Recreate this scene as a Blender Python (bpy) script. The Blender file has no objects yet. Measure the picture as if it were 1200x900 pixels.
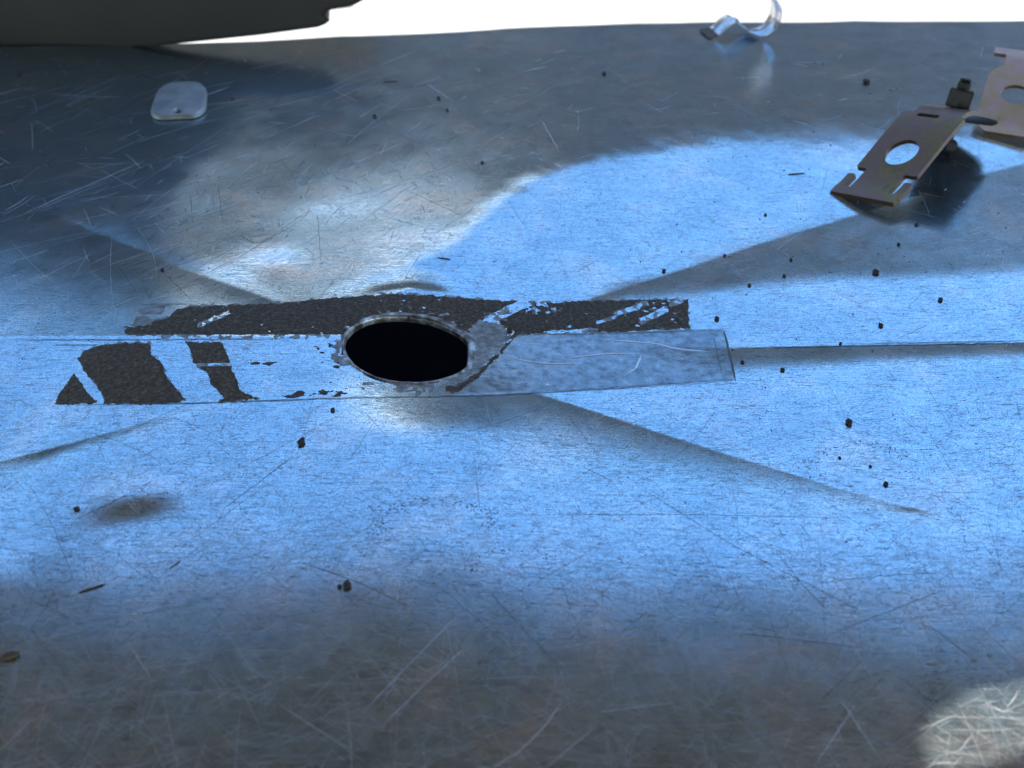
import bpy, bmesh, math, random
import numpy as np
from mathutils import Vector, Matrix
random.seed(4); rng = np.random.default_rng(11)
R = math.radians
scene = bpy.context.scene
C = scene.collection

# ------------------------------------------------------------------ camera, sky, sun, exposure
HC, PITCH, HFOV = 0.2, R(35.0), R(50.0)
cam_d = bpy.data.cameras.new('camera'); cam = bpy.data.objects.new('camera', cam_d); C.objects.link(cam)
cam.location = (0, 0, HC); cam.rotation_euler = (R(90) - PITCH, 0, 0)
cam_d.sensor_width = 36; cam_d.lens = 18 / math.tan(HFOV / 2)
cam_d.clip_start = 0.01; cam_d.clip_end = 2000
cam_d.dof.use_dof = True; cam_d.dof.focus_distance = 0.36; cam_d.dof.aperture_fstop = 18
scene.camera = cam
SUN = Vector((0.57, -0.13, 0.86)).normalized()
world = bpy.data.worlds.new('World'); scene.world = world; world.use_nodes = True
wn = world.node_tree.nodes; wl = world.node_tree.links
bg = wn['Background']; bg.inputs['Strength'].default_value = 0.15
sky = wn.new('ShaderNodeTexSky'); sky.sky_type = 'NISHITA'; sky.sun_disc = False
sky.sun_elevation = math.asin(SUN.z); sky.sun_rotation = math.atan2(SUN.x, SUN.y)
sky.air_density = 1.65; sky.dust_density = 0.0; sky.ozone_density = 9.0
wl.new(sky.outputs[0], bg.inputs[0])
sun_d = bpy.data.lights.new('sun', 'SUN'); sun = bpy.data.objects.new('sun', sun_d); C.objects.link(sun)
sun_d.energy = 4.6; sun_d.angle = R(0.38); sun_d.color = (1.0, 0.93, 0.83)
sun.rotation_euler = SUN.to_track_quat('Z', 'Y').to_euler()
scene.cycles.use_denoising = True
vs = scene.view_settings
vs.view_transform = 'Standard'; vs.look = 'None'; vs.exposure = 1.76; vs.gamma = 1; vs.use_curve_mapping = False

# ------------------------------------------------------------------ small helpers
F = 600 / math.tan(HFOV / 2)            # focal length in the photograph's 1200 px
CS, SN = math.cos(PITCH), math.sin(PITCH)
def ray(px, py):
    a, b = (np.asarray(px, float) - 600) / F, (450 - np.asarray(py, float)) / F
    return a, CS + b * SN, -SN + b * CS
def project(x, y, z):
    dz = z - HC
    depth = y * CS - dz * SN
    up = y * SN + dz * CS
    return 600 + F * x / depth, 450 - F * up / depth
def at(px, py, z=0.0):                   # the point where a line of sight meets a level z
    a, b, c = ray(px, py); t = (z - HC) / c
    return np.array([a * t, b * t, z + 0 * t])
def hash2(ix, iy, seed):
    h = (ix.astype(np.int64) * 374761393 + iy.astype(np.int64) * 668265263 + seed * 1442695041) & 0xffffffff
    h = ((h ^ (h >> 13)) * 1274126177) & 0xffffffff
    return ((h ^ (h >> 16)) & 0xffff) / 65535.0
def vnoise(x, y, seed=0):
    ix, iy = np.floor(x), np.floor(y); fx, fy = x - ix, y - iy
    fx = fx * fx * (3 - 2 * fx); fy = fy * fy * (3 - 2 * fy)
    a = hash2(ix, iy, seed); b = hash2(ix + 1, iy, seed); c = hash2(ix, iy + 1, seed); d = hash2(ix + 1, iy + 1, seed)
    return (a + (b - a) * fx) * (1 - fy) + (c + (d - c) * fx) * fy
def fbm(x, y, seed=0, n=4):
    s, a, t = 0, 1, 0
    for k in range(n):
        s = s + a * vnoise(x * 2 ** k, y * 2 ** k, seed + 17 * k); t += a; a *= 0.5
    return s / t * 2 - 1
def sstep(a, b, x):
    t = np.clip((x - a) / (b - a), 0, 1); return t * t * (3 - 2 * t)
def sdf_poly(u, v, pts):                 # signed distance, positive inside
    pts = np.asarray(pts, float); d = np.full(np.shape(u), 1e18); inside = np.zeros(np.shape(u), bool)
    n = len(pts)
    for i in range(n):
        ax, ay = pts[i]; bx, by = pts[(i + 1) % n]
        ex, ey = bx - ax, by - ay
        t = np.clip(((u - ax) * ex + (v - ay) * ey) / (ex * ex + ey * ey + 1e-12), 0, 1)
        d = np.minimum(d, (u - ax - t * ex) ** 2 + (v - ay - t * ey) ** 2)
        cr = (ay > v) != (by > v)
        xs = ax + (v - ay) * ex / (ey if abs(ey) > 1e-12 else 1e-12)
        inside ^= cr & (u < xs)
    d = np.sqrt(d); return np.where(inside, d, -d)
def line_y(u, pts):
    pts = np.asarray(pts, float); return np.interp(u, pts[:, 0], pts[:, 1])

def mat(name):
    m = bpy.data.materials.new(name); m.use_nodes = True
    return m, m.node_tree.nodes, m.node_tree.links, m.node_tree.nodes['Principled BSDF']
def node(ns, t, **kw):
    n = ns.new(t)
    for k, v in kw.items():
        if k.startswith('i_'):
            n.inputs[k[2:].replace('_', ' ')].default_value = v
        else: setattr(n, k, v)
    return n
def ramp(ns, stops, interp='LINEAR'):
    r = ns.new('ShaderNodeValToRGB'); e = r.color_ramp.elements; r.color_ramp.interpolation = interp
    while len(e) < len(stops): e.new(0.5)
    for q, (p, c) in zip(e, stops):
        q.position = p; q.color = (*c, 1) if len(c) == 3 else c
    return r
def g(v): return (v, v, v)
def mixc(ns, ls, fac, a, b, mode='MIX'):
    m = ns.new('ShaderNodeMix'); m.data_type = 'RGBA'; m.blend_type = mode
    for sock, v in ((m.inputs[0], fac), (m.inputs[6], a), (m.inputs[7], b)):
        if hasattr(v, 'is_linked') or hasattr(v, 'links'): ls.new(v, sock)
        elif isinstance(v, (int, float)): sock.default_value = v
        else: sock.default_value = (*v, 1) if len(v) == 3 else v
    return m.outputs[2]

def link(name, verts, faces, m, parent=None, smooth=True):
    me = bpy.data.meshes.new(name)
    me.from_pydata([tuple(map(float, v)) for v in verts] if not isinstance(verts, list) else verts, [], faces)
    me.update()
    if smooth: me.polygons.foreach_set('use_smooth', [True] * len(me.polygons))
    o = bpy.data.objects.new(name, me); C.objects.link(o)
    if m: me.materials.append(m)
    if parent: o.parent = parent
    return o
def link_bm(name, bm, m, parent=None, smooth=False):
    me = bpy.data.meshes.new(name); bm.to_mesh(me); bm.free()
    if smooth: me.polygons.foreach_set('use_smooth', [True] * len(me.polygons))
    o = bpy.data.objects.new(name, me); C.objects.link(o); me.materials.append(m)
    if parent: o.parent = parent
    return o
def empty(name, loc=(0, 0, 0)):
    o = bpy.data.objects.new(name, None); C.objects.link(o); o.location = loc; o.empty_display_size = 0.01
    return o
def tag(o, label=None, cat=None, group=None, kind=None):
    if label: o['label'] = label
    if cat: o['category'] = cat
    if group: o['group'] = group
    if kind: o['kind'] = kind
    return o
def bm_box(bm, x0, x1, y0, y1, z0, z1):
    vs_ = [bm.verts.new((x, y, z)) for z in (z0, z1) for y in (y0, y1) for x in (x0, x1)]
    for f in ((0, 2, 3, 1), (4, 5, 7, 6), (0, 1, 5, 4), (2, 6, 7, 3), (0, 4, 6, 2), (1, 3, 7, 5)):
        bm.faces.new([vs_[i] for i in f])

def iso(A, B, Fd):
    """The part of the grid (A, B) where Fd > 0, cut along the zero line: vertex (a, b, f) rows and faces."""
    n, m = Fd.shape
    ins = Fd > 0
    verts, faces, vid, eid = [], [], {}, {}
    def V(i, j):
        k = i * m + j
        if k not in vid:
            vid[k] = len(verts); verts.append((A[i, j], B[i, j], Fd[i, j]))
        return vid[k]
    def E(p, q):
        k = (p, q) if p < q else (q, p)
        if k not in eid:
            f0, f1 = Fd[p], Fd[q]; t = f0 / (f0 - f1)
            eid[k] = len(verts)
            verts.append((A[p] + (A[q] - A[p]) * t, B[p] + (B[q] - B[p]) * t, 0.0))
        return eid[k]
    cnt = ins[:-1, :-1].astype(int) + ins[1:, :-1] + ins[:-1, 1:] + ins[1:, 1:]
    for i, j in zip(*np.nonzero(cnt)):
        c = [(i, j), (i, j + 1), (i + 1, j + 1), (i + 1, j)]
        if cnt[i, j] == 4:
            faces.append([V(*p) for p in c]); continue
        poly = []
        for k in range(4):
            p, q = c[k], c[(k + 1) % 4]
            if ins[p]: poly.append(V(*p))
            if ins[p] != ins[q]: poly.append(E(p, q))
        if len(poly) > 2: faces.append(poly)
    return np.array(verts).reshape(-1, 3), faces

# ------------------------------------------------------------------ materials
def scratch_layer(ns, ls, coord, rot, sx, sy, lo, hi, warp=0.0):
    mp = node(ns, 'ShaderNodeMapping'); mp.inputs['Rotation'].default_value = (0, 0, R(rot)); mp.inputs['Scale'].default_value = (sx, sy, 1)
    ls.new(coord, mp.inputs[0])
    nz = node(ns, 'ShaderNodeTexNoise', i_Scale=1.0, i_Detail=2.0, i_Roughness=0.6, i_Distortion=warp)
    ls.new(mp.outputs[0], nz.inputs['Vector'])
    r = ramp(ns, [(lo, g(0)), (hi, g(1))]); ls.new(nz.outputs[0], r.inputs[0])
    return r.outputs[0]
def math_n(ns, ls, op, a, b=None):
    m = ns.new('ShaderNodeMath'); m.operation = op
    for k, v in enumerate((a, b)):
        if v is None: continue
        if isinstance(v, (int, float)): m.inputs[k].default_value = v
        else: ls.new(v, m.inputs[k])
    return m.outputs[0]

def metal_panel():
    m, ns, ls, p = mat('scratched_sheet_metal')
    co = node(ns, 'ShaderNodeTexCoord').outputs['Object']
    big = node(ns, 'ShaderNodeTexNoise', i_Scale=14.0, i_Detail=5.0, i_Roughness=0.6); ls.new(co, big.inputs['Vector'])
    fine = node(ns, 'ShaderNodeTexNoise', i_Scale=1300.0, i_Detail=3.0, i_Roughness=0.7); ls.new(co, fine.inputs['Vector'])
    layers = [scratch_layer(ns, ls, co, a, sx, sy, lo, hi, w) for a, sx, sy, lo, hi, w in
              ((8, 45, 2600, .60, .80, .3), (38, 60, 2300, .57, .77, .4), (-38, 55, 2500, .57, .78, .4), (84, 70, 2700, .56, .78, .5), (-62, 50, 1900, .57, .76, .6), (62, 160, 2200, .57, .75, 1.2))]
    s = layers[0]
    for q in layers[1:]: s = math_n(ns, ls, 'MAXIMUM', s, q)
    # short dark hairs of dirt in the scratches
    d1 = scratch_layer(ns, ls, co, 60, 330, 1900, .59, .67, 1.5)
    d2 = scratch_layer(ns, ls, co, -48, 300, 2000, .59, .67, 1.2)
    d3 = scratch_layer(ns, ls, co, 4, 280, 2300, .60, .68, 0.9)
    d = math_n(ns, ls, 'MAXIMUM', math_n(ns, ls, 'MAXIMUM', d1, d2), d3)
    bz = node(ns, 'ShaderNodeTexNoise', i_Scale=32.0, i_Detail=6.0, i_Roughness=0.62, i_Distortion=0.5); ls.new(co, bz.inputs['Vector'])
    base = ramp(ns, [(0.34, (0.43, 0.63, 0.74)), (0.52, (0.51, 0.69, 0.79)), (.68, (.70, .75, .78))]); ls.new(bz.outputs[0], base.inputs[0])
    mot = node(ns, 'ShaderNodeTexNoise', i_Scale=2600.0, i_Detail=2.0, i_Roughness=0.8); ls.new(co, mot.inputs['Vector'])
    mr = ramp(ns, [(.40, g(.45)), (.55, g(1.0))]); ls.new(mot.outputs[0], mr.inputs[0])
    dd = math_n(ns, ls, 'MULTIPLY', d, 0.8)
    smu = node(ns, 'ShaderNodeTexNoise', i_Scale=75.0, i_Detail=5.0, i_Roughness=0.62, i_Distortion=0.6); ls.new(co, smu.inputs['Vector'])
    rr = node(ns, 'ShaderNodeMapRange'); rr.inputs[1].default_value = .3; rr.inputs[2].default_value = .7; rr.inputs[3].default_value = 0.07; rr.inputs[4].default_value = 0.17
    ls.new(math_n(ns, ls, 'ADD', math_n(ns, ls, 'MULTIPLY', big.outputs[0], .45), math_n(ns, ls, 'MULTIPLY', smu.outputs[0], .55)), rr.inputs[0])
    sr = ramp(ns, [(0.0, g(1.0)), (1.0, g(.55))]); ls.new(s, sr.inputs[0])
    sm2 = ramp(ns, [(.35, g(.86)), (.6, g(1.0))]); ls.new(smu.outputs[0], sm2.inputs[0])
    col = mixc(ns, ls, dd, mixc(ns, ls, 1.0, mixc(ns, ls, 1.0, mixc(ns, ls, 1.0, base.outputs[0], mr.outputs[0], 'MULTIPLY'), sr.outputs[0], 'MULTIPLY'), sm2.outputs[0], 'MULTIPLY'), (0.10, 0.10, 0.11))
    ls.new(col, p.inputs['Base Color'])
    ls.new(math_n(ns, ls, 'ADD', rr.outputs[0], math_n(ns, ls, 'MULTIPLY', s, 0.06)), p.inputs['Roughness'])
    p.inputs['Metallic'].default_value = 0.95
    h = math_n(ns, ls, 'ADD', math_n(ns, ls, 'MULTIPLY', s, -0.8), math_n(ns, ls, 'MULTIPLY', fine.outputs[0], 1.1))
    h = math_n(ns, ls, 'ADD', h, math_n(ns, ls, 'MULTIPLY', d, -0.8))
    b = node(ns, 'ShaderNodeBump', i_Strength=0.052, i_Distance=0.0002); ls.new(h, b.inputs['Height']); ls.new(b.outputs[0], p.inputs['Normal'])
    p2 = ns.new('ShaderNodeBsdfPrincipled'); p2.inputs['Metallic'].default_value = .8; p2.inputs['Roughness'].default_value = .44
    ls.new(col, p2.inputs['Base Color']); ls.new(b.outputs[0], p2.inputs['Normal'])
    mx = ns.new('ShaderNodeMixShader'); mx.inputs[0].default_value = .115
    ls.new(p.outputs[0], mx.inputs[1]); ls.new(p2.outputs[0], mx.inputs[2])
    ls.new(mx.outputs[0], [n for n in ns if n.type == 'OUTPUT_MATERIAL'][0].inputs[0])
    return m
def simple(name, stops, scale, rough, metallic=0.0, bump=0.0, dist=0.001, detail=4, bscale=None):
    m, ns, ls, p = mat(name)
    co = node(ns, 'ShaderNodeTexCoord').outputs['Object']
    nz = node(ns, 'ShaderNodeTexNoise', i_Scale=scale, i_Detail=detail, i_Roughness=0.65); ls.new(co, nz.inputs['Vector'])
    r = ramp(ns, stops); ls.new(nz.outputs[0], r.inputs[0]); ls.new(r.outputs[0], p.inputs['Base Color'])
    rr = node(ns, 'ShaderNodeMapRange'); rr.inputs[3].default_value = rough - .08; rr.inputs[4].default_value = rough + .08
    ls.new(nz.outputs[0], rr.inputs[0]); ls.new(rr.outputs[0], p.inputs['Roughness'])
    p.inputs['Metallic'].default_value = metallic
    if bump:
        n2 = node(ns, 'ShaderNodeTexNoise', i_Scale=bscale or scale * 3, i_Detail=5.0, i_Roughness=0.7); ls.new(co, n2.inputs['Vector'])
        b = node(ns, 'ShaderNodeBump', i_Strength=bump, i_Distance=dist); ls.new(n2.outputs[0], b.inputs['Height']); ls.new(b.outputs[0], p.inputs['Normal'])
    return m
M = {}
M['panel'] = metal_panel()
M['scratch'] = simple('bright_scratch_metal', [(.3, g(.55)), (.7, g(.70))], 300, .55, .95)
M['dirtline'] = simple('dirty_scratch', [(.3, g(.06)), (.7, g(.16))], 300, .5, .5)
M['residue'] = simple('dark_adhesive_residue', [(.34, (.028, .021, .016)), (.48, (.072, .055, .042)), (.58, (.120, .095, .073)), (.68, (.22, .185, .15))], 800, .80, 0, 1.0, .0012, 8, 1300)
M['smear'] = simple('grey_glue_smear', [(.3, (.10, .092, .078)), (.5, (.21, .215, .21)), (.68, (.36, .39, .41))], 420, .36, .7, .8, .0004, 5, 900)
M['foil'] = simple('clear_grey_tape', [(.34, (.12, .155, .18)), (.5, (.21, .27, .31)), (.66, (.29, .37, .42))], 340, .24, .9, .40, .0003, 5, 1200)
M['wrinkle'] = simple('tape_fold', [(.3, (.36, .40, .43)), (.7, (.52, .56, .60))], 160, .28, .85)
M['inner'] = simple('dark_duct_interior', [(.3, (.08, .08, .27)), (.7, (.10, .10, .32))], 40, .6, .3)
M['rim'] = simple('worn_hole_rim', [(.36, (.07, .06, .05)), (.50, (.24, .23, .22)), (.66, (.60, .63, .65))], 200, .36, .7, .5, .0003)
M['zinc'] = simple('yellow_zinc_plate', [(.30, (.085, .068, .028)), (.42, (.17, .105, .040)), (.50, (.14, .085, .05)), (.57, (.17, .085, .07)), (.68, (.10, .09, .034))], 85, .40, .8, .35, .0003, 6, 900)
M['zinc_skylit'] = simple('skylit_pink_zinc', [(.30, (.26, .18, .06)), (.44, (.36, .20, .10)), (.56, (.40, .21, .16)), (.68, (.22, .19, .07))], 55, .36, .8, .2, .0003, 3, 900)  # paler pink copy of the plating, with mirrored bright sky put into its colour
M['bolt'] = simple('blackened_steel', [(.3, g(.008)), (.7, (.03, .026, .024))], 300, .45, .7, .3, .0003)
M['galv'] = simple('bright_galvanised_strap', [(.3, (.58, .59, .60)), (.7, (.76, .76, .77))], 120, .2, 1.0, .1, .0002)
M['foot_brown'] = simple('brown_strap_foot', [(.3, (.12, .09, .06)), (.7, (.30, .24, .17))], 220, .55, .4, .4, .0003)  # strap foot coloured browner than its band
M['tag'] = simple('dull_grey_plate', [(.3, (.20, .205, .20)), (.7, (.34, .34, .33))], 90, .5, .5, .3, .0003)
M['crumb'] = simple('dark_crumb', [(.3, (.012, .011, .010)), (.7, (.05, .04, .032))], 900, .8, 0, .5, .0003)
M['flake'] = simple('brown_flake', [(.3, (.05, .034, .022)), (.7, (.14, .095, .06))], 700, .8, 0, .5, .0003)
M['black'] = simple('dark_case_plastic', [(.3, (.016, .012, .010)), (.7, (.030, .024, .021))], 12, .55, 0, .1, .001)
M['board'] = simple('pale_boards', [(.3, (.265, .255, .222)), (.7, (.335, .322, .285))], 9, .75, 0, .3, .002, 5, 60)
M['ground'] = simple('pale_ground', [(.3, (.45, .43, .39)), (.7, (.60, .57, .52))], 3, .9)
M['wall'] = simple('unseen_wall_dark', [(.3, (.030, .026, .023)), (.7, (.046, .041, .037))], 2, .8)
M['render'] = simple('unseen_slab_pale', [(.3, (.76, .70, .62)), (.7, (.83, .79, .72))], 2, .85)
M['shade_sheet'] = simple('shade_sheet_brown', [(.3, (.155, .105, .066)), (.7, (.22, .155, .104))], 6, .85)

# ------------------------------------------------------------------ the ground beyond and unseen shapes added for the panel to mirror
ZG = -0.35
gr = link('ground', [(-300, -300, ZG - .03), (300, -300, ZG - .03), (300, 300, ZG - .03), (-300, 300, ZG - .03)], [(0, 1, 2, 3)], M['ground'], smooth=False)
tag(gr, 'pale sunlit ground around the deck', kind='structure')
deck = empty('deck', (0, 0, ZG)); tag(deck, 'pale sunlit boards beyond the panel, nearly white', kind='structure')
bm = bmesh.new(); bm_box(bm, -2.2, 2.2, 0, .066, -.026, 0)
bmesh.ops.bevel(bm, geom=bm.edges[:], offset=.002, segments=1, affect='EDGES')
pl0 = link_bm('plank', bm, M['board'], deck)
for k in range(36):
    o = pl0 if k == 0 else pl0.copy()
    if k: C.objects.link(o); o.parent = deck
    o.location = (random.uniform(-.05, .05), .75 + k * .0725, random.uniform(-.001, .001))
wall = empty('unseen_dark_wall', (0, 6.5, ZG)); tag(wall, kind='structure')  # added out of view so the far part of the panel mirrors something dark
bm = bmesh.new(); bm_box(bm, -16, 16, 0, .3, .0, 3.35); link_bm('unseen_wall_block', bm, M['wall'], wall)
bm = bmesh.new()  # added slab out of view, tilted to catch sun and whiten the panel's knocks
q0 = [bm.verts.new(c) for c in ((-2.05, 6.02, 2.46), (-.1, 6.02, 2.46), (-.1, 6.46, 2.98), (-2.05, 6.46, 2.98))]
q1 = [bm.verts.new((v.co.x, v.co.y, v.co.z - .07)) for v in q0]
bm.faces.new(q0); bm.faces.new(q1[::-1])
for k in range(4): bm.faces.new((q0[k], q1[k], q1[(k + 1) % 4], q0[(k + 1) % 4]))
tag(link_bm('unseen_pale_slab', bm, M['render']), 'added pale slab, out of view, that the panel mirrors', kind='structure')

# added unseen sheet that shades the panel, its gap cut to the sun patch outline
HZ = 0.5
patch = [(1078, 905), (1074, 868), (1090, 840), (1118, 822), (1136, 812), (1170, 808), (1200, 802), (1240, 812), (1250, 850), (1225, 880), (1190, 893), (1150, 905), (1110, 916)]
hole = []
for px, py in patch:
    q = at(px, py); t = HZ / SUN.z
    hole.append((q[0] + SUN.x * t, q[1] + SUN.y * t))
bm = bmesh.new()
for loop in ([(-1.6, -1.4), (1.7, -1.4), (1.7, .695), (-1.6, .695)], hole):
    v_ = [bm.verts.new((x, y, HZ)) for x, y in loop]
    for i in range(len(v_)): bm.edges.new((v_[i], v_[(i + 1) % len(v_)]))
bmesh.ops.triangle_fill(bm, use_beauty=True, edges=bm.edges[:])
bmesh.ops.solidify(bm, geom=bm.faces[:], thickness=.004)
tag(link_bm('unseen_shade_sheet', bm, M['shade_sheet']), kind='structure')

# ------------------------------------------------------------------ the panel's shape
EDGE = [(-200, 58), (0, 56), (218, 51), (400, 42.5), (600, 33), (800, 27), (1000, 24.5), (1200, 24.5), (1400, 26)]
ex, ey = [], []
for px, py in EDGE:
    q = at(px, py); ex.append(q[0]); ey.append(q[1])
Y0 = 0.10
def yfar(x): return np.interp(x, ex, ey)
HOLE_C = at(479, 409.5); HOLE_R = 0.0208
def hole_r(dx, dy):                      # the cut is a little flat on its right side
    h = np.hypot(dx, dy) + 1e-9; c = np.maximum(dx / h, 1e-6)
    return np.minimum(HOLE_R, .0196 / c)
NX, NY = 860, 700
gx = np.linspace(-0.36, 0.36, NX); gs = np.linspace(0, 1, NY)
XX, SS = np.meshgrid(gx, gs)
YF = yfar(XX); YY = Y0 + SS * (YF - Y0)

C1 = [(-200, 165), (0, 230), (150, 290), (290, 342), (420, 395)]
C2 = [(600, 385), (700, 348), (804, 315), (887, 287), (1025, 246), (1142, 208), (1200, 192), (1400, 135)]
C4 = [(560, 446), (590, 452), (640, 464), (700, 482), (850, 530), (990, 573), (1083, 598), (1130, 612), (1300, 650)]
C5 = [(-200, 590), (0, 542), (60, 527), (140, 505), (200, 487), (250, 472)]
SEAM = [(-300, 400), (0, 398.5), (300, 398), (420, 397), (600, 402), (860, 407.5), (1200, 402), (1500, 398)]
def want(u, v, el):
    """elevation (degrees) that the sheet should mirror at each photograph position: its creases, dents and dishes"""
    E = el.copy()
    seam = line_y(u, SEAM); c1 = line_y(u, C1); c2 = line_y(u, C2); c4 = line_y(u, C4); c5 = line_y(u, C5)
    wob = fbm(u / 60, v / 30, 3) * 1.0 + 1.1 * fbm(u / 150, v / 50, 8, 2)
    # upper half, left: dull blue
    up = v < seam
    t = np.where(up, 1.0, 0.0)
    El = 14.5 + (4.6 - 2.4 * sstep(350, 250, u) + 2.6 * sstep(190, 90, u)) * sstep(90, 350, v) + 1.5 * wob
    E = np.where(up, El, E)
    E = E + np.where(up, (19.2 - E) * sstep(-30, 35, sdf_poly(u, v, [(322, 250), (372, 205), (470, 195), (575, 215), (560, 290), (480, 345), (330, 350)])), 0)
    # under the upper left crease
    w = (up & (v > c1) & (u < 430))
    E = np.where(w, 14.0 + 9.0 * sstep(0, 1, (v - c1) / np.maximum(seam - c1, 12)), E)
    lip = up & (v < c1) & (u < 330)
    E = np.where(lip, E + 3.0 * np.exp(-((v - c1) / 16) ** 2), E)
    # bright wedge above the upper right crease
    d = sdf_poly(u, v, [(455, 346), (488, 308), (552, 274), (572, 242), (636, 204), (742, 182), (764, 170), (880, 158), (960, 160), (1090, 172), (1400, 90), (1400, 150), (1200, 192), (1025, 246), (804, 315), (690, 352), (590, 384), (470, 384)])
    sw = 20 + 20 * sstep(760, 960, u); top = sstep(-sw, sw, d + 9 * fbm(u / 40, v / 25, 5) + 7 * fbm((u + 2 * v) / 40, (v - .4 * u) / 7, 15, 3))
    E = np.where(up & (v < c2) & (u > 440), E + (35.0 - 3.5 * sstep(200, 150, v) - E) * top, E)
    # grey wedge under it
    w = up & (v >= c2) & (u > 590)
    b0 = np.interp(u, [620, 740, 900, 1200], [385, 330, 318, 305]); b1 = np.interp(u, [620, 740, 900, 1200], [410, 372, 352, 345])
    E = np.where(w, 19.0 + 16 * sstep(b0, b1, v + 5 * wob), E)
    # lower half
    lo = ~up
    Eb = np.where(v < 690, 36 + (el - 36) * sstep(500, 720, v), el)
    E = np.where(lo, Eb + .6 * wob, E)
    band = lo & (u > 640)
    bw = np.interp(u, [640, 860, 950, 1200], [12, 44, 38, 30])
    E = np.where(band, E - 19 * (1 - sstep(.15, 1.15, (v - seam) / bw)) * sstep(700, 860, u), E)
    w = lo & (v > c4) & (u > 560)
    reach = np.interp(u, [560, 640, 720, 850, 1000, 1130], [110, 165, 175, 135, 80, 34])
    amp = np.interp(u, [560, 640, 850, 1000, 1130, 1170], [15, 16, 15, 13, 9, 0])
    E = np.where(w, E - amp * np.clip(1 - (v - c4) / reach, 0, 1) ** 2.0, E)
    E = E + np.where(lo & (v <= c4) & (u > 600) & (u < 1140), 2.5 * np.exp(-((v - c4) / 9) ** 2), 0)
    # under the hole
    E = E - np.where(lo, (E - 17.5) * sstep(86, 14, np.hypot((u - 515) / 2.1, v - 466) + 8 * wob), 0)
    # lower left crease
    w = lo & (v > c5) & (u < 330)
    amp5 = np.interp(u, [0, 60, 150, 250, 330], [13, 14, 12, 6, 0])
    E = np.where(w, E - amp5 * (1 - sstep(0.0, 1.0, (v - c5) / 26)), E)
    E = E - 9 * np.exp(-((u - 82) / 26) ** 2 - ((v - 501) / 9) ** 2)
    E = E - np.where(lo & (v > 545), 12 * sstep(45, -10, u) * sstep(545, 570, v) * sstep(700, 640, v), 0)
    # small dents
    E = E + 15 * np.exp(-((u - 157 + (v - 600) * 1.2) / 48) ** 2 - ((v - 600) / 18) ** 2)
    E = E - 10 * np.exp(-((u - 1185) / 34) ** 2 - ((v - 612) / 14) ** 2)
    E = E - 9 * np.exp(-((u - 1070) / 24) ** 2 - ((v - 597) / 5) ** 2)
    E = E - 10 * np.exp(-((u - 1022) / 26) ** 2 - ((v - 452) / 8) ** 2)
    E = E - 3 * np.exp(-((u - 1150) / 80) ** 2 - ((v - 540) / 30) ** 2)
    # knocks above the hole shaped to mirror the added pale slab
    E = E + (22.6 - E) * np.exp(-((u - 258 - (v - 322) * 2.2) / 38) ** 2 - ((v - 322) / 15) ** 2) * (v < c1 + 2)
    E = E + 9 * np.exp(-((u - 318) / 34) ** 2 - ((v - 302) / 13) ** 2)
    E = E + (22.6 - E) * np.exp(-((u - 398 + (v - 246) * 1.4) / 46) ** 2 - ((v - 246) / 16) ** 2) * (0.55 + 0.7 * vnoise(u / 9, v / 6, 9))
    E = E + (22.6 - E) * np.exp(-((u - 500 + (v - 280) * 1.4) / 46) ** 2 - ((v - 280) / 15) ** 2) * (0.6 + 0.6 * vnoise(u / 9, v / 6, 19))
    cr = np.interp(u, [370, 400, 440, 480, 520, 545], [352, 343, 331, 325, 331, 345])
    k = sstep(370, 410, u) * sstep(540, 505, u)
    E = E + (22.6 - E) * k * np.exp(-((v - cr + 3) / 8) ** 2)
    E = E + (10 - E) * k * sstep(415, 450, u) * np.exp(-((v - cr - 9) / 6) ** 2)
    # wood-grain ripples of a finger smear on the right
    q = np.hypot((u - 930) / 1.5, (v - 395)); E = E + 1.6 * np.sin(q * 1.0) * sstep(1, 0, np.hypot((u - 955) / 95, (v - 350) / 32))
    q = np.hypot((u - 300), (v - 250)); E = E + 1.4 * np.sin(q * .9 + 2 * wob) * sstep(1, 0, np.hypot((u - 300) / 95, (v - 295) / 50))
    return np.clip(E, 2.0, 62)

hx = gx[1] - gx[0]; hs = gs[1] - gs[0]
def solve(z0):
    u, v = project(XX, YY, z0)
    dist = np.sqrt(XX ** 2 + YY ** 2 + (HC - z0) ** 2)
    el = np.degrees(np.arcsin((HC - z0) / dist))
    Ew = want(u, v, el)
    T = np.tan(np.radians((Ew - el) / 2)) / (YY / np.hypot(XX, YY))
    Tm = 0.5 * (T[1:] + T[:-1])
    hy = hs * 0.5 * ((YF - Y0)[1:] + (YF - Y0)[:-1])
    LX, MU = 0.04, 6.0
    wy = 1 / hy
    def op(z):
        r = MU * z
        d_ = (z[1:] - z[:-1]) * wy * wy
        r[1:] += d_; r[:-1] -= d_
        e_ = (z[:, 1:] - z[:, :-1]) * (LX / hx / hx)
        r[:, 1:] += e_; r[:, :-1] -= e_
        return r
    b = np.zeros_like(z0); q = Tm * wy; b[1:] += q; b[:-1] -= q
    z = z0.copy(); r = b - op(z)
    dg = np.full_like(z, MU); dg[1:] += wy * wy; dg[:-1] += wy * wy; dg += 2 * LX / hx / hx
    s = r / dg; p_ = s.copy(); rs = float((r * s).sum())
    for it in range(CG):
        Ap = op(p_); a = rs / float((p_ * Ap).sum()); z += a * p_; r -= a * Ap
        s = r / dg; rn = float((r * s).sum())
        if rn < 1e-9 * float((b * b / dg).sum()): break
        p_ = s + (rn / rs) * p_; rs = rn
    return z
CG = 460
Z = np.zeros_like(XX)
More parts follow.
